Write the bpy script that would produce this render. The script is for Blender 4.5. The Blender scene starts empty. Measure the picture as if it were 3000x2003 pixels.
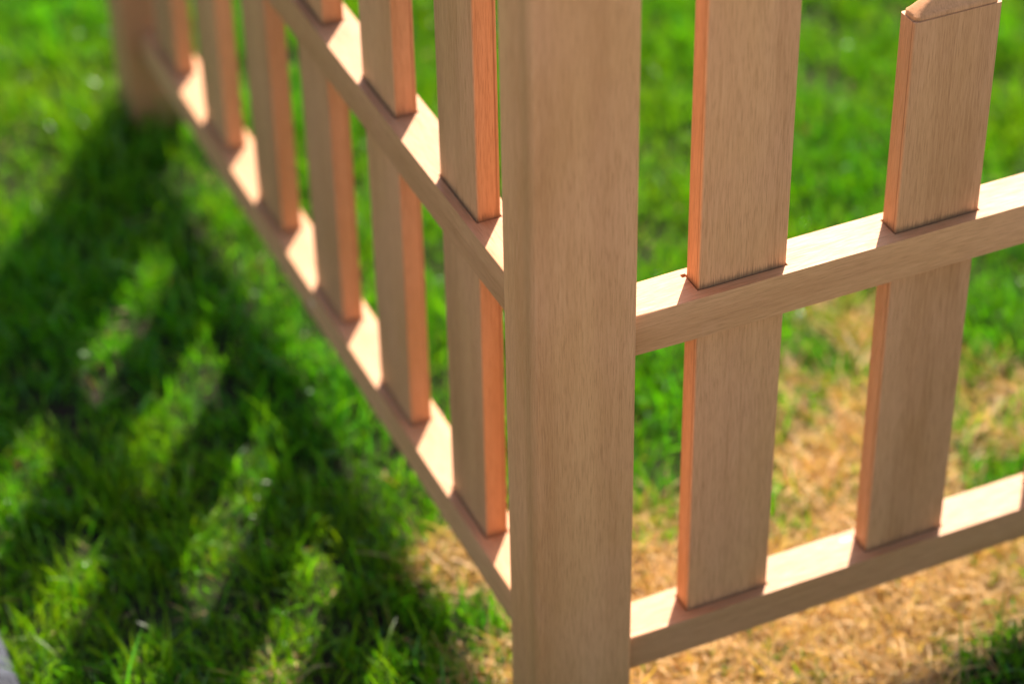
import bpy, bmesh, math, random
import numpy as np
from mathutils import Matrix, Vector, Euler

# ------------------------------------------------------------------ camera
scene = bpy.context.scene
COL = scene.collection
cam_data = bpy.data.cameras.new('camera')
cam = bpy.data.objects.new('camera', cam_data)
COL.objects.link(cam)
scene.camera = cam
CAM = Vector((-0.54322, -1.2051, 1.30462))
cam.location = CAM
cam.rotation_euler = (0.9225, 0.01626, -0.42338)
cam_data.sensor_fit = 'HORIZONTAL'
cam_data.sensor_width = 36.0
cam_data.lens = 7245.5 / 3000 * 36
cam_data.clip_start = 0.05
cam_data.clip_end = 500
cam_data.dof.use_dof = True
cam_data.dof.focus_distance = 1.71
cam_data.dof.aperture_fstop = 2.9
cam_data.dof.aperture_blades = 9

# ------------------------------------------------------------------ sky, sun, exposure
SHADOW = Vector((-0.629, -0.777, 0))          # direction in which shadows fall
COT = 0.96                                     # shadow length per unit height
SUN_EL = math.atan(1 / COT)
to_sun = Vector((-SHADOW.x, -SHADOW.y, SHADOW.length / COT)).normalized()
world = bpy.data.worlds.new('World')
scene.world = world
world.use_nodes = True
wn = world.node_tree
sky = wn.nodes.new('ShaderNodeTexSky')
sky.sky_type = 'NISHITA'
sky.sun_disc = False
sky.sun_elevation = SUN_EL
sky.sun_rotation = math.atan2(to_sun.x, to_sun.y)
sky.air_density = 1.0
sky.dust_density = 1.2
wn.links.new(sky.outputs[0], wn.nodes['Background'].inputs[0])
wn.nodes['Background'].inputs[1].default_value = 0.08
sd = bpy.data.lights.new('sun', 'SUN')
sd.energy = 4.1
sd.angle = math.radians(0.53)
sd.color = (1.0, 0.93, 0.83)
sun = bpy.data.objects.new('sun', sd)
sun.rotation_euler = to_sun.to_track_quat('Z', 'Y').to_euler()
sun.location = (2, 2, 4)
COL.objects.link(sun)
scene.view_settings.view_transform = 'Standard'
scene.view_settings.look = 'None'
scene.view_settings.exposure = 1.70
scene.view_settings.gamma = 1
scene.view_settings.use_curve_mapping = False
try:
    scene.cycles.max_bounces = 8
    scene.cycles.diffuse_bounces = 5
    scene.cycles.transmission_bounces = 6
except Exception:
    pass

random.seed(7)
rng = np.random.default_rng(11)

# ------------------------------------------------------------------ materials
class NT:
    def __init__(self, name):
        self.m = bpy.data.materials.new(name)
        self.m.use_nodes = True
        self.t = self.m.node_tree
        self.bsdf = self.t.nodes['Principled BSDF']
        self.out = self.t.nodes['Material Output']
    def n(self, typ, ins=None, **kw):
        nd = self.t.nodes.new(typ)
        for k, v in kw.items():
            setattr(nd, k, v)
        for k, v in (ins or {}).items():
            self.put(nd.inputs[k], v)
        return nd
    def put(self, sock, v):
        if isinstance(v, bpy.types.NodeSocket):
            self.t.links.new(v, sock)
        elif isinstance(v, bpy.types.Node):
            self.t.links.new(v.outputs[0], sock)
        else:
            sock.default_value = v
    def math(self, op, a, b=0.0, c=None):
        nd = self.n('ShaderNodeMath', operation=op)
        self.put(nd.inputs[0], a); self.put(nd.inputs[1], b)
        if c is not None: self.put(nd.inputs[2], c)
        return nd.outputs[0]
    def noise(self, vec, scale, detail=2, rough=.5, dist=0.0):
        nd = self.n('ShaderNodeTexNoise', {'Vector': vec, 'Scale': scale, 'Detail': detail, 'Roughness': rough, 'Distortion': dist})
        return nd.outputs[0]
    def remap(self, v, a, b, c=0.0, d=1.0):
        nd = self.n('ShaderNodeMapRange', {'Value': v, 'From Min': a, 'From Max': b, 'To Min': c, 'To Max': d})
        return nd.outputs[0]
    def mix(self, f, a, b, mode='MIX'):
        nd = self.n('ShaderNodeMix', data_type='RGBA', blend_type=mode)
        self.put(nd.inputs[0], f); self.put(nd.inputs[6], a); self.put(nd.inputs[7], b)
        return nd.outputs[2]
    def vscale(self, vec, s):
        nd = self.n('ShaderNodeVectorMath', operation='MULTIPLY')
        self.put(nd.inputs[0], vec); nd.inputs[1].default_value = s
        return nd.outputs[0]

def wood_material(name, tint=(1, 1, 1), streak=False, foot=None, grain=1.0):
    """fine grained golden wood, grain running along the local Z axis of every board"""
    w = NT(name)
    tc = w.n('ShaderNodeTexCoord').outputs['Object']
    info = w.n('ShaderNodeObjectInfo').outputs['Random']
    off = w.n('ShaderNodeCombineXYZ', {'X': w.math('MULTIPLY', info, 7.3), 'Y': w.math('MULTIPLY', info, 3.1), 'Z': w.math('MULTIPLY', info, 11.7)})
    add = w.n('ShaderNodeVectorMath', operation='ADD')
    w.put(add.inputs[0], tc); w.put(add.inputs[1], off)
    P = add.outputs[0]
    wob = w.noise(w.vscale(P, (6, 6, 2.2)), 1.0, 2)
    wobv = w.n('ShaderNodeCombineXYZ', {'X': w.math('MULTIPLY', wob, .012), 'Y': w.math('MULTIPLY', wob, .012), 'Z': 0.0})
    add2 = w.n('ShaderNodeVectorMath', operation='ADD')
    w.put(add2.inputs[0], P); w.put(add2.inputs[1], wobv)
    Q = add2.outputs[0]
    broad = w.noise(w.vscale(Q, (30, 30, 1.3)), 1.0, 3, .55)          # broad darker growth bands
    mid = w.noise(w.vscale(Q, (420, 420, 10)), 1.0, 3, .6)           # streaks
    fine = w.noise(w.vscale(Q, (1400, 1400, 60)), 1.0, 2, .65)          # pores
    blot = w.noise(w.vscale(P, (14, 14, 7)), 1.0, 3)
    light = (0.585 * tint[0], 0.274 * tint[1], 0.112 * tint[2], 1)
    dark = (0.46 * tint[0], 0.197 * tint[1], 0.074 * tint[2], 1)
    pink = (0.60 * tint[0], 0.275 * tint[1], 0.134 * tint[2], 1)
    c = w.mix(w.remap(broad, .40, .68), light, dark)
    c = w.mix(w.math('MULTIPLY', w.remap(blot, .4, .65), .6), c, pink)
    zone = w.remap(broad, .42, .62, .35*grain, 1.0*grain)
    c = w.mix(w.math('MULTIPLY', w.remap(mid, .44, .70, 0, .62), zone), c, (0.36 * tint[0], 0.150 * tint[1], 0.052 * tint[2], 1))
    c = w.mix(w.remap(fine, .50, .68, 0, .52), c, (0.31 * tint[0], 0.13 * tint[1], 0.045 * tint[2], 1))
    c = w.mix(w.remap(fine, .30, .45, .22, 0), c, (0.70, 0.38, 0.18, 1))
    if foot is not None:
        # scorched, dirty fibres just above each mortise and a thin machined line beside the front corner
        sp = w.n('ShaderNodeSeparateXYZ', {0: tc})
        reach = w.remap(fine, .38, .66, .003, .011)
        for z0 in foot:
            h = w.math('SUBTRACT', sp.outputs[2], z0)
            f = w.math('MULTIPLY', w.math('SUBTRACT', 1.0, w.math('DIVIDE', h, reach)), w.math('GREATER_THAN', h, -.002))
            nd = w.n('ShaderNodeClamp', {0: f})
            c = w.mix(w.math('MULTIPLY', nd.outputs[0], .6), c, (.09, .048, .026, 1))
        ln = w.math('MULTIPLY', w.remap(sp.outputs[1], .0020, .0026), w.remap(sp.outputs[1], .0030, .0038, 1, 0))
        c = w.mix(w.math('MULTIPLY', ln, .65), c, (.20, .07, .02, 1))
    if streak:
        # one dark growth band running up the narrow side, beside the corner
        sp = w.n('ShaderNodeSeparateXYZ', {0: tc})
        y = w.math('ADD', sp.outputs[1], w.math('MULTIPLY', w.math('SUBTRACT', wob, .5), .008))
        bnd = w.math('MULTIPLY', w.remap(y, .007, .014), w.remap(y, .014, .024, 1, 0))
        bnd = w.math('MULTIPLY', bnd, w.remap(sp.outputs[0], .003, .006, 1, 0))
        c = w.mix(w.math('MULTIPLY', bnd, .45), c, (.30, .14, .045, 1))
    tone = w.math('ADD', .90, w.math('MULTIPLY', w.math('FRACT', w.math('MULTIPLY', info, 17.31)), .18))
    tv = w.n('ShaderNodeCombineXYZ', {'X': tone, 'Y': tone, 'Z': tone})
    c = w.mix(1.0, c, tv.outputs[0], 'MULTIPLY')
    # small pale nicks
    vor = w.n('ShaderNodeTexVoronoi', {'Vector': w.vscale(P, (9, 9, 4)), 'Scale': 1.0})
    nick = w.remap(vor.outputs['Distance'], .018, .028, 1, 0)
    c = w.mix(w.math('MULTIPLY', nick, .6), c, (0.75, 0.6, 0.48, 1))
    w.put(w.bsdf.inputs['Base Color'], c)
    rg = w.remap(fine, .3, .7, .48, .66)
    w.put(w.bsdf.inputs['Roughness'], rg)
    w.bsdf.inputs['Specular IOR Level'].default_value = .33
    hgt = w.math('ADD', w.math('MULTIPLY', fine, -1.0), w.math('MULTIPLY', mid, -.7))
    bump = w.n('ShaderNodeBump', {'Strength': .30, 'Distance': .0006, 'Height': hgt})
    w.put(w.bsdf.inputs['Normal'], bump.outputs[0])
    return w.m

WOOD = wood_material('fence_wood', (1, 1, 1), False, None, .7)
WOOD_POST = wood_material('post_wood', (1.09, 1.08, 1.06), True, None, .45)
WOOD_PICKET = wood_material('picket_wood', (1, 1, 1), False, (.2925 + .0385, -.0119 + .0385))
WOOD_CAP = wood_material('picket_cap_wood', (1.04, 1.0, .92))

def blade_material(name, spec=.5, rough=.35, transl=.5):
    w = NT(name)
    a = w.n('ShaderNodeAttribute', attribute_name='blade').outputs['Color']
    # faint lengthwise veins
    pos = w.n('ShaderNodeTexCoord').outputs['Object']
    v = w.noise(w.vscale(pos, (900, 900, 60)), 1.0, 1)
    c = w.mix(w.remap(v, .4, .7, 0, .25), a, w.mix(1.0, a, (.6, .7, .5, 1), 'MULTIPLY'))
    w.put(w.bsdf.inputs['Base Color'], c)
    al = w.n('ShaderNodeAttribute', attribute_name='blade').outputs['Alpha']
    w.put(w.bsdf.inputs['Roughness'], w.remap(al, 0, 1, .37, rough))
    w.put(w.bsdf.inputs['Specular IOR Level'], w.remap(al, 0, 1, .8, spec))
    tr = w.n('ShaderNodeBsdfTranslucent', {'Color': w.mix(1.0, c, (1.7, 1.75, .4, 1), 'MULTIPLY')})
    mx = w.n('ShaderNodeMixShader', {0: transl})
    w.t.links.new(w.bsdf.outputs[0], mx.inputs[1]); w.t.links.new(tr.outputs[0], mx.inputs[2])
    w.t.links.new(mx.outputs[0], w.out.inputs['Surface'])
    return w.m
GREEN = blade_material('grass_blade', .18, .45, .48)
STRAW = blade_material('straw_blade', .35, .5, .25)

# ------------------------------------------------------------------ object helpers
def tag(o, label=None, cat=None, group=None, kind=None):
    for k, v in (('label', label), ('category', cat), ('group', group), ('kind', kind)):
        if v: o[k] = v
    return o

def link(name, me, parent=None, mat=None, loc=None, rot=None):
    o = bpy.data.objects.new(name, me)
    COL.objects.link(o)
    if mat and not me.materials: me.materials.append(mat)
    if parent: o.parent = parent
    if loc is not None: o.location = loc
    if rot is not None: o.rotation_euler = rot
    return o

def finish(bm, name, bevel_edges=None, width=.0015, seg=2):
    if bevel_edges:
        bmesh.ops.bevel(bm, geom=bevel_edges, offset=width, segments=seg, profile=.5, affect='EDGES')
    bmesh.ops.recalc_face_normals(bm, faces=bm.faces)
    me = bpy.data.meshes.new(name)
    bm.to_mesh(me); bm.free()
    for p in me.polygons: p.use_smooth = True
    try:
        me.set_sharp_from_angle(angle=math.radians(46))
    except Exception: pass
    return me

def board_mesh(name, sx, sy, sz, bev=.0018, seg=3):
    """upright board, x 0..sx, y 0..sy, z 0..sz, only its long edges rounded"""
    bm = bmesh.new()
    vs = [bm.verts.new((x, y, z)) for z in (0, sz) for x, y in ((0, 0), (sx, 0), (sx, sy), (0, sy))]
    bm.faces.new(vs[0:4][::-1]); bm.faces.new(vs[4:8])
    for i in range(4):
        j = (i + 1) % 4
        bm.faces.new((vs[i], vs[j], vs[j + 4], vs[i + 4]))
    es = [e for e in bm.edges if abs(e.verts[0].co.z - e.verts[1].co.z) > sz * .5]
    return finish(bm, name, es, bev, seg)

def rail_mesh(name, length, dep, hgt, holes, through=True, bev=.0016):
    """rail: local x = depth, local y = height, local z = length; mortises cut for the pickets.
    holes: (l0, l1, d0, d1)"""
    bm = bmesh.new()
    ls = sorted({0.0, length} | {v for h in holes for v in h[:2]})
    ds = sorted({0.0, dep} | {v for h in holes for v in h[2:]})
    cache = {}
    def V(d, y, l):
        k = (round(d, 6), round(y, 6), round(l, 6))
        if k not in cache: cache[k] = bm.verts.new((d, y, l))
        return cache[k]
    def is_hole(l, d): return any(a < l < b and c < d < e for a, b, c, e in holes)
    deep = 0.0 if through else .004
    nl, nd = len(ls) - 1, len(ds) - 1
    H = [[is_hole((ls[i] + ls[i+1]) / 2, (ds[j] + ds[j+1]) / 2) for j in range(nd)] for i in range(nl)]
    for i in range(nl):
        for j in range(nd):
            a, b, c, d = ls[i], ls[i+1], ds[j], ds[j+1]
            if not H[i][j]:
                bm.faces.new((V(c, hgt, a), V(c, hgt, b), V(d, hgt, b), V(d, hgt, a)))
            else:
                if not through:
                    bm.faces.new((V(c, deep, a), V(c, deep, b), V(d, deep, b), V(d, deep, a)))
                if i == 0 or not H[i-1][j]: bm.faces.new((V(c, deep, a), V(c, hgt, a), V(d, hgt, a), V(d, deep, a)))
                if i == nl-1 or not H[i+1][j]: bm.faces.new((V(c, deep, b), V(c, hgt, b), V(d, hgt, b), V(d, deep, b)))
                if j == 0 or not H[i][j-1]: bm.faces.new((V(c, deep, a), V(c, hgt, a), V(c, hgt, b), V(c, deep, b)))
                if j == nd-1 or not H[i][j+1]: bm.faces.new((V(d, deep, a), V(d, hgt, a), V(d, hgt, b), V(d, deep, b)))
            if not (through and H[i][j]):
                bm.faces.new((V(c, 0, a), V(d, 0, a), V(d, 0, b), V(c, 0, b)))
    for i in range(nl):
        for d in (0.0, dep):
            bm.faces.new((V(d, 0, ls[i]), V(d, hgt, ls[i]), V(d, hgt, ls[i+1]), V(d, 0, ls[i+1])))
    for j in range(nd):
        for l in (0.0, length):
            bm.faces.new((V(ds[j], 0, l), V(ds[j], hgt, l), V(ds[j+1], hgt, l), V(ds[j+1], 0, l)))
    def long_edge(e):
        a, b = e.verts[0].co, e.verts[1].co
        return abs(a.x-b.x) < 1e-6 and abs(a.y-b.y) < 1e-6 and min(a.x, dep-a.x) < 1e-6 and min(a.y, hgt-a.y) < 1e-6
    return finish(bm, name, [e for e in bm.edges if long_edge(e)], bev, 2)

def cap_mesh(name, sx, sy, lip, rise, inset=.0012, r=.0045):
    """picket cap: low lip with rounded corners rising to a hipped point"""
    bm = bmesh.new()
    def ring(ins, z, rad, n=4):
        vs = []
        x0, x1, y0, y1 = ins, sx - ins, ins, sy - ins
        rad = min(rad, (x1-x0)*.45, (y1-y0)*.45)
        for cx, cy, a0 in ((x1-rad, y0+rad, -90), (x1-rad, y1-rad, 0), (x0+rad, y1-rad, 90), (x0+rad, y0+rad, 180)):
            for k in range(n + 1):
                a = math.radians(a0 + 90 * k / n)
                vs.append(bm.verts.new((cx + rad*math.cos(a), cy + rad*math.sin(a), z)))
        return vs
    rings = [ring(inset, 0, r), ring(inset, lip, r), ring(inset + .0012, lip + .0012, r)]
    # hip: shrink towards the apex point, rounded at the top
    for t in (.3, .6, .85, .95):
        vs = []
        for v in rings[2]:
            c = Vector((sx/2, sy/2, 0))
            p = v.co.copy(); q = c + (Vector((p.x, p.y, 0)) - c) * (1-t)
            q.z = lip + .0012 + rise * (t if t < .9 else .9 + (t-.9)*.6)
            vs.append(bm.verts.new(q))
        rings.append(vs)
    for a, b in zip(rings, rings[1:]):
        for i in range(len(a)):
            j = (i+1) % len(a)
            bm.faces.new((a[i], a[j], b[j], b[i]))
    bm.faces.new(rings[0][::-1]); bm.faces.new(rings[-1])
    return finish(bm, name)

# ------------------------------------------------------------------ the fence
WX, WY = .0762, .0562                 # corner post
PW, PT = .070, .0187                  # picket width and thickness
PITCH = .1589
RD = .0365                            # rail depth
Z_MID, H_MID = .2925, .0344
Z_BOT, H_BOT = -.0119, .0326
SOIL = -.135
FAR_Y = 1.055

fence = bpy.data.objects.new('wooden_fence', None)
COL.objects.link(fence)
fence.location = (WX/2, WY/2, SOIL)
tag(fence, 'light brown wooden picket fence turning a corner on the lawn', 'fence')
bpy.context.view_layer.update()
FINV = Matrix.Translation(-fence.location)

def place(o, M):
    o.parent = fence
    o.matrix_basis = FINV @ M

# frames: right run goes along +X, left run along +Y
def right_frame(x, y, z, rot=0): return Matrix.Translation((x, y, z))
POST_TOP = .74
post_me = board_mesh('post', WX, WY, POST_TOP - SOIL + .1, .0042, 4)
far_me = post_me
postcap_me = cap_mesh('post_cap', WX + .016, WY + .016, .012, .022, 0, .006)
post_me.materials.append(WOOD_POST); postcap_me.materials.append(WOOD_CAP)
END_X = 1.105
for k, (x, y) in enumerate(((0, 0), (0, FAR_Y), (END_X, 0))):
    p = bpy.data.objects.new('post', post_me); COL.objects.link(p)
    place(p, Matrix.Translation((x, y, SOIL - .1)))
    c = bpy.data.objects.new('post_cap', postcap_me); COL.objects.link(c)
    c.parent = p; c.location = (-.008, -.008, POST_TOP - SOIL + .1)

XS = [.1325 + PITCH * k for k in range(6)]
YS = [.1610 + .1578 * k for k in range(6)]
yr, yp, xr, xp = .0093, .0188, .0188, .0269
G = .0009                             # clearance round the tenons
def hole(l, d0, notch=False):
    hs = [(l - G, l + PW + G, d0 - G, d0 + PT + G)]
    if notch: hs.append((l - .0036, l + .0006, d0 + PT - .0012, d0 + PT + .0028))
    return hs
MR = Matrix(((0, 0, 1, 0), (1, 0, 0, 0), (0, 1, 0, 0), (0, 0, 0, 1)))       # local x>Y, y>Z, z>X
ML = Matrix(((-1, 0, 0, 0), (0, 0, 1, 0), (0, 1, 0, 0), (0, 0, 0, 1)))      # local x>-X, y>Z, z>Y
Lr = END_X - WX
Ll = FAR_Y - WY
for z, h, thr in ((Z_MID, H_MID, True), (Z_BOT, H_BOT, False)):
    hs = [q for i, x in enumerate(XS) for q in hole(x - WX, yp - yr, thr and i == 0)]
    o = bpy.data.objects.new('rail', rail_mesh('rail', Lr, RD, h, hs, thr)); COL.objects.link(o)
    o.data.materials.append(WOOD); place(o, Matrix.Translation((WX, yr, z - h)) @ MR)
    hs = [q for y in YS for q in hole(y - WY, RD - (xp - xr) - PT)]
    o = bpy.data.objects.new('rail', rail_mesh('rail', Ll, RD, h, hs, thr)); COL.objects.link(o)
    o.data.materials.append(WOOD); place(o, Matrix.Translation((xr + RD, WY, z - h)) @ ML)

cap_me = cap_mesh('cap', PW, PT, .0030, .021)
cap_me.materials.append(WOOD_CAP)
RIGHT_TOPS = [.535, .464, .425, .425, .464, .535]
LEFT_TOPS = [.535, .464, .425, .425, .464, .535]
Z0 = Z_BOT - H_BOT + .006            # = -.0385, the pickets' feet
heights = sorted(set(RIGHT_TOPS + LEFT_TOPS))
pick = {h: board_mesh('picket', PW, PT, h - Z0, .0016, 3) for h in heights}
for m in pick.values(): m.materials.append(WOOD_PICKET)
def picket(M, h):
    o = bpy.data.objects.new('picket', pick[h]); COL.objects.link(o)
    place(o, M)
    c = bpy.data.objects.new('cap', cap_me); COL.objects.link(c)
    c.parent = o; c.location = (0, 0, h - Z0)
for x, h in zip(XS, RIGHT_TOPS): picket(Matrix.Translation((x, yp, Z0)), h)
for y, h in zip(YS, LEFT_TOPS):
    picket(Matrix.Translation((xp + PT, y, Z0)) @ Matrix.Rotation(math.pi/2, 4, 'Z'), h)

# ------------------------------------------------------------------ ground
def vnoise(x, y, s, seed=0):
    """smooth value noise, -1..1"""
    r = np.random.default_rng(seed); T = r.uniform(-1, 1, (64, 64))
    u, v = x * s, y * s
    i, j = np.floor(u).astype(int), np.floor(v).astype(int)
    fu, fv = u - i, v - j
    fu = fu*fu*(3-2*fu); fv = fv*fv*(3-2*fv)
    a = T[i % 64, j % 64]; b = T[(i+1) % 64, j % 64]; c = T[i % 64, (j+1) % 64]; d = T[(i+1) % 64, (j+1) % 64]
    return (a*(1-fu)+b*fu)*(1-fv) + (c*(1-fu)+d*fu)*fv

# dried patches of the lawn: (x, y, radius x, radius y, turn)
DRY = [(.20, .06, .20, .13, 1.25), (.36, .08, .16, .10, 1.25), (.28, .0, .10, .07, 1.3), (.43, .25, .09, .15, .54), (.17, .20, .08, .08, .66), (-.15, .195, .022, .022, .5), (.04, .255, .04, .045, .9), (.03, .13, .05, .05, .4), (.52, .36, .07, .09, .5), (.62, .2, .12, .12, .35)]
def dryness(x, y):
    d = np.zeros_like(x)
    for cx, cy, rx, ry, amt in DRY:
        q = np.sqrt(((x-cx)/rx)**2 + ((y-cy)/ry)**2)
        d = np.maximum(d, amt*np.clip(1.5 - 1.15*q, 0, 1))
    d = d + (.35*vnoise(x+9, y+9, 13, 3) + .35*vnoise(x+9, y+9, 31, 4)) * np.clip(d*4, 0, 1)
    d = d * np.where((x > .355) & (y < -.004), .12, 1.0)
    return np.clip(d, 0, 1)

def ground_z(x, y):
    return SOIL + .004*vnoise(x+20, y+20, 5, 8) + .003*vnoise(x+20, y+20, 17, 9)

def ground():
    m = NT('soil_and_thatch')
    pos = m.n('ShaderNodeTexCoord').outputs['Object']
    a = m.noise(pos, 60, 5, .7); b = m.noise(pos, 7, 3)
    far = m.noise(pos, 2.5, 4)
    c = m.mix(m.remap(a, .35, .7), (.010, .008, .005, 1), (.032, .024, .013, 1))
    c = m.mix(m.remap(b, .4, .6, 0, .5), c, (.03, .05, .012, 1))
    # beyond the blades the lawn colour takes over
    sep = m.n('ShaderNodeSeparateXYZ', {0: pos})
    r = m.math('SQRT', m.math('ADD', m.math('POWER', sep.outputs[0], 2.0), m.math('POWER', sep.outputs[1], 2.0)))
    lawn = m.mix(far, (.045, .10, .015, 1), (.075, .15, .02, 1))
    c = m.mix(m.remap(r, 2.2, 3.4), c, lawn)
    m.put(m.bsdf.inputs['Base Color'], c)
    m.bsdf.inputs['Roughness'].default_value = .95
    m.bsdf.inputs['Specular IOR Level'].default_value = .1
    bp = m.n('ShaderNodeBump', {'Strength': .8, 'Distance': .01, 'Height': a})
    m.put(m.bsdf.inputs['Normal'], bp.outputs[0])
    g = np.concatenate([[-200, -60, -20, -8, -4], np.linspace(-2.5, 3.5, 121), [5, 9, 20, 60, 200]])
    X, Y = np.meshgrid(g, g, indexing='ij')
    Z = np.where(np.hypot(X, Y) < 3.5, ground_z(X, Y), SOIL)
    n = len(g)
    me = bpy.data.meshes.new('ground')
    verts = np.stack([X, Y, Z], -1).reshape(-1, 3)
    idx = np.arange(n*n).reshape(n, n)
    faces = np.stack([idx[:-1, :-1], idx[1:, :-1], idx[1:, 1:], idx[:-1, 1:]], -1).reshape(-1, 4)
    me.from_pydata(verts.tolist(), [], faces.tolist())
    o = link('ground', me, None, m.m)
    for p in me.polygons: p.use_smooth = True
    tag(o, kind='structure')
ground()

# stone edging along the lawn, plus unseen pale slabs added to bounce light
EDGE_X = -.338
def edging_and_bounce_slabs():
    m = NT('pale_bounce_stone')
    tc = m.n('ShaderNodeTexCoord').outputs['Object']
    info = m.n('ShaderNodeObjectInfo').outputs['Random']
    ad = m.n('ShaderNodeVectorMath', operation='ADD'); m.put(ad.inputs[0], tc)
    m.put(ad.inputs[1], m.n('ShaderNodeCombineXYZ', {'X': m.math('MULTIPLY', info, 9.0), 'Y': m.math('MULTIPLY', info, 5.0), 'Z': 0.0}))
    pos = ad.outputs[0]
    a = m.noise(pos, 120, 5, .7); b = m.noise(m.vscale(pos, (1, 3, 1)), 30, 4, .6)
    c = m.mix(m.remap(b, .35, .65), (.44, .40, .34, 1), (.64, .59, .51, 1))
    c = m.mix(m.remap(a, .48, .72, 0, .6), c, (.22, .20, .17, 1))
    m.put(m.bsdf.inputs['Base Color'], c)
    m.bsdf.inputs['Roughness'].default_value = .5
    bp = m.n('ShaderNodeBump', {'Strength': .7, 'Distance': .004, 'Height': m.math('ADD', a, b)})
    m.put(m.bsdf.inputs['Normal'], bp.outputs[0])
    bm = bmesh.new()
    bmesh.ops.create_cube(bm, size=1, matrix=Matrix.Diagonal((.392, .392, .05, 1)))
    me = finish(bm, 'bounce_slab', bm.edges[:], .004, 2)
    me.materials.append(m.m)
    j = NT('joint_sand')
    n = j.noise(j.n('ShaderNodeTexCoord').outputs['Object'], 200, 4)
    j.put(j.bsdf.inputs['Base Color'], j.mix(n, (.12, .10, .08, 1), (.26, .22, .17, 1)))
    j.bsdf.inputs['Roughness'].default_value = .95
    bm = bmesh.new()
    bmesh.ops.create_cube(bm, size=1, matrix=Matrix.Translation((EDGE_X - .105, 1.0, SOIL - .012)) @ Matrix.Diagonal((.20, 3.5, .04, 1)))
    bmesh.ops.create_cube(bm, size=1, matrix=Matrix.Translation((EDGE_X - .607, -.002, SOIL - .012)) @ Matrix.Diagonal((.80, 1.196, .04, 1)))
    bmesh.ops.create_cube(bm, size=1, matrix=Matrix.Translation((EDGE_X + .2, -2.002, SOIL - .012)) @ Matrix.Diagonal((5.2, 2.8, .04, 1)))
    base = link('path', finish(bm, 'path'), None, j.m)
    tag(base, kind='structure')
    cells = [(EDGE_X + .2 + .4*i, -3.404 + .4*k) for i in range(-6, 7) for k in range(7)]  # pale slabs out of view, added to brighten the fence's shaded faces
    cells += [(EDGE_X - .404 - .4*i, -.404 + .4*k) for i in range(2) for k in range(3)]
    for x, y in cells:
        o = bpy.data.objects.new('bounce_slab', me); COL.objects.link(o)
        o.parent = base
        o.location = (x, y, SOIL - .004 + random.uniform(-.001, .001))
        o.rotation_euler = (random.uniform(-.003, .003), random.uniform(-.003, .003), random.uniform(-.004, .004))
    # dark slate edging between the slabs and the grass
    e = NT('dark_slate')
    tc = e.n('ShaderNodeTexCoord').outputs['Object']
    a = e.noise(e.vscale(tc, (1, .35, 1)), 160, 5, .7); b = e.noise(tc, 45, 4, .6)
    c = e.mix(e.remap(b, .38, .62), (.018, .018, .024, 1), (.075, .078, .095, 1))
    c = e.mix(e.remap(a, .60, .72, 0, .7), c, (.14, .14, .17, 1))
    e.put(e.bsdf.inputs['Base Color'], c)
    e.put(e.bsdf.inputs['Roughness'], e.remap(a, .3, .7, .45, .75))
    e.bsdf.inputs['Specular IOR Level'].default_value = .3
    bp = e.n('ShaderNodeBump', {'Strength': .9, 'Distance': .004, 'Height': e.math('ADD', a, b)})
    e.put(e.bsdf.inputs['Normal'], bp.outputs[0])
    bm = bmesh.new()
    bmesh.ops.create_cube(bm, size=1, matrix=Matrix.Diagonal((.196, .392, .05, 1)))
    em = finish(bm, 'edging_stone', bm.edges[:], .005, 2)
    em.materials.append(e.m)
    spots = [(EDGE_X - .10, -3.206 + .4*k, 0) for k in range(7, 15)] + [(EDGE_X + .2 + .4*i, -.70, math.pi/2) for i in range(0, 7)]
    for x, y, r in spots:
        o = bpy.data.objects.new('edging_stone', em); COL.objects.link(o)
        o.parent = base
        o.location = (x, y, SOIL - .004 + random.uniform(-.002, .002))
        o.rotation_euler = (random.uniform(-.006, .006), random.uniform(-.006, .006), r + random.uniform(-.006, .006))
edging_and_bounce_slabs()

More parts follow.
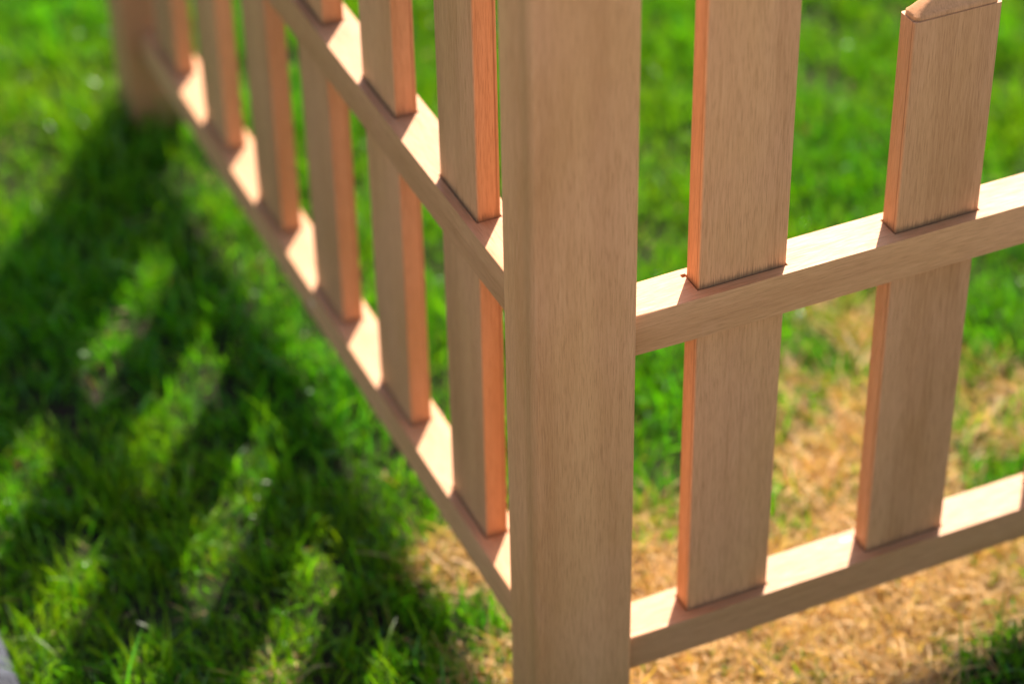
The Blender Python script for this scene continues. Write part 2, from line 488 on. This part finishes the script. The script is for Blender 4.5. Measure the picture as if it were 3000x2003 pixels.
# ------------------------------------------------------------------ grass blades
def make_blades(name, x, y, z, length, width, lean, az, curl, col, mat, segs=4):
    n = len(x)
    t = np.linspace(0, 1, segs+1)
    th = lean[:, None] + curl[:, None] * t[None, :]               # angle from vertical along the blade
    ds = length[:, None] / segs
    r = np.concatenate([np.zeros((n, 1)), np.cumsum(np.sin(th[:, :-1]) * ds, 1)], 1)
    h = np.concatenate([np.zeros((n, 1)), np.cumsum(np.cos(th[:, :-1]) * ds, 1)], 1)
    h = np.maximum(h, .0005 + .002*t[None, :])
    dx, dy = np.cos(az)[:, None], np.sin(az)[:, None]
    # twist so blades do not all face the same way
    tw = rng.uniform(-1.3, 1.3, n)[:, None] + rng.uniform(-.8, .8, n)[:, None] * t[None, :]
    sxv, syv = -dy, dx
    px, py = x[:, None] + dx*r, y[:, None] + dy*r
    pz = z[:, None] + h
    wd = width[:, None] * .5 * np.where(t < .35, .75 + .25*t/.35, np.sqrt(np.clip(1 - ((t-.35)/.65)**2.2, 0.0, 1)))[None, :]
    wx = wd * (sxv*np.cos(tw) + dx*np.cos(th)*np.sin(tw))
    wy = wd * (syv*np.cos(tw) + dy*np.cos(th)*np.sin(tw))
    wz = wd * (-np.sin(th)*np.sin(tw))
    A = np.stack([px-wx, py-wy, pz-wz], -1); B = np.stack([px+wx, py+wy, pz+wz], -1)
    # last pair collapses to the tip vertex
    V = np.concatenate([np.stack([A[:, :-1], B[:, :-1]], 2).reshape(n, 2*segs, 3), A[:, -1:, :]], 1)
    k = 2*segs + 1
    base = (np.arange(n) * k)[:, None]
    quads = np.array([[2*i, 2*i+1, 2*i+3, 2*i+2] for i in range(segs-1)])
    Q = (base[:, :, None] + quads[None]).reshape(-1, 4)
    T = base + np.array([[2*segs-2, 2*segs-1, 2*segs]])
    loops = np.concatenate([Q.ravel(), T.ravel()])
    nq, nt = len(Q), len(T)
    starts = np.concatenate([np.arange(nq)*4, nq*4 + np.arange(nt)*3])
    me = bpy.data.meshes.new(name)
    me.vertices.add(n*k); me.vertices.foreach_set('co', V.reshape(-1).astype(np.float32))
    me.loops.add(len(loops)); me.loops.foreach_set('vertex_index', loops.astype(np.int32))
    me.polygons.add(nq+nt); me.polygons.foreach_set('loop_start', starts.astype(np.int32))
    me.update(calc_edges=True)
    ca = me.color_attributes.new('blade', 'FLOAT_COLOR', 'POINT')
    C = np.ones((n, k, 4), np.float32); C[:, :, :3] = col[:, None, :]; C[:, :, 3] = (rng.random(n) > (.0 if 'dry' in name else .28))[:, None]
    ca.data.foreach_set('color', C.reshape(-1))
    me.polygons.foreach_set('use_smooth', np.ones(nq+nt, bool))
    o = link(name, me, None, mat)
    return o

def scatter(dens, x0, x1, y0, y1):
    n = int(dens*(x1-x0)*(y1-y0))
    return rng.uniform(x0, x1, n), rng.uniform(y0, y1, n)

def in_view(x, y):
    """dense core of the lawn, the part the photograph could see, with a margin"""
    return (x > -.55) & (x < 1.2) & (y > -.45) & (y < 1.6)

def stone_zone(x, y):                # where the slab keeps the grass out
    e = .012*vnoise(x+7, y+7, 30, 51)
    added_slab_area = (x > EDGE_X - 1.02) & (x < EDGE_X) & (y < .61)  # bed of the added light-bouncing slabs on the left
    return added_slab_area | ((x < EDGE_X - .004 + e) & (x > EDGE_X - .20 + e)) | (y < -.60 + e)

def inside_posts(x, y):
    r = np.zeros_like(x, bool)
    for px, py in ((0, 0), (0, FAR_Y), (END_X, 0)):
        r |= (x > px-.004) & (x < px+WX+.004) & (y > py-.004) & (y < py+WY+.004)
    return r

def build_lawn():
    xa, ya = scatter(60000, -.55, 1.2, -.45, 1.6)
    xb, yb = scatter(6000, -1.9, 2.9, -1.5, 3.3)
    k = ~in_view(xb, yb); xb, yb = xb[k], yb[k]
    x = np.concatenate([xa, xb]); y = np.concatenate([ya, yb])
    far = np.concatenate([np.zeros(len(xa)), np.ones(len(xb))])
    d = dryness(x, y)
    keep = (~inside_posts(x, y)) & (~stone_zone(x, y)) & (rng.random(len(x)) > d*.93)
    clump = vnoise(x+30, y+30, 34, 21)*.5 + vnoise(x+30, y+30, 80, 22)*.5
    big = vnoise(x+50, y+50, 19, 77)
    keep &= rng.random(len(x)) < .74 + .6*clump + .45*big
    x, y, far, d, clump = x[keep], y[keep], far[keep], d[keep], clump[keep]
    n = len(x)
    fp = np.exp(-((x - WX/2)**2 + (y - FAR_Y)**2) / .10**2)
    L = rng.gamma(6, .0038, n) * (1 + .7*fp) * (1 + .35*clump + .30*big[keep]) * (1 - .35*d) * (1 + .25*far)
    L = np.clip(L, .012, .075) * np.where(rng.random(n) < .025, 1.7, 1.0)
    W = rng.uniform(.0012, .0023, n) * (1 + .5*far)
    lean = np.abs(rng.normal(.25, .28, n)); curl = rng.normal(.75, .55, n)
    az = rng.uniform(0, 2*np.pi, n)*.75 + 2.2*vnoise(x+5, y+5, 22, 31)
    col = np.array([.056, .210, .003])[None] * rng.uniform(.55, 1.45, (n, 1)) * (1 + .22*vnoise(x+1, y+1, 40, 61))[:, None]
    yel = np.clip(rng.normal(.30, .25, n) + .35*vnoise(x+3, y+3, 6, 41) + .35*d, 0, 1)[:, None]
    col = col*(1-yel) + np.array([.145, .228, .003])[None]*yel
    blu = (rng.random(n) < .12)[:, None]
    col = np.where(blu, col*np.array([.75, .95, 4.0]), col)
    o = make_blades('lawn_grass', x, y, ground_z(x, y), L, W, lean, az, curl, col, GREEN)
    tag(o, 'green lawn grass round the fence', 'grass', kind='stuff')

    # dead thatch mixed into the turf, thick in the dried patches
    xa, ya = scatter(30000, -.62, 1.35, -.62, 1.75)
    d = dryness(xa, ya)
    keep = (~inside_posts(xa, ya)) & (~stone_zone(xa, ya)) & (rng.random(len(xa)) < .03 + .97*d)
    x, y, d = xa[keep], ya[keep], d[keep]
    x2, y2 = scatter(85000, -.25, .62, -.20, .55)
    d2 = dryness(x2, y2); k2 = (rng.random(len(x2)) < d2) & (~inside_posts(x2, y2)) & (~stone_zone(x2, y2))
    x, y, d = np.concatenate([x, x2[k2]]), np.concatenate([y, y2[k2]]), np.concatenate([d, d2[k2]])
    n = len(x)
    L = np.clip(rng.gamma(5, .0066, n), .008, .06) * np.where(d < .15, .6, 1.0)
    W = rng.uniform(.0007, .0017, n)
    lean = np.abs(rng.normal(1.18, .32, n)); curl = rng.normal(.25, .4, n)
    az = rng.uniform(0, 2*np.pi, n)
    col = np.array([.62, .39, .17])[None] * rng.uniform(.55, 1.25, (n, 1))
    pale = rng.random(n)[:, None]**2
    col = col*(1-.5*pale) + np.array([.72, .52, .29])[None]*.5*pale
    o = make_blades('dry_grass', x, y, ground_z(x, y)+.001, L, W, lean, az, curl, col, STRAW, 3)
    tag(o, 'straw coloured dead grass lying in dried patches of the lawn', 'dry grass', kind='stuff')
build_lawn()
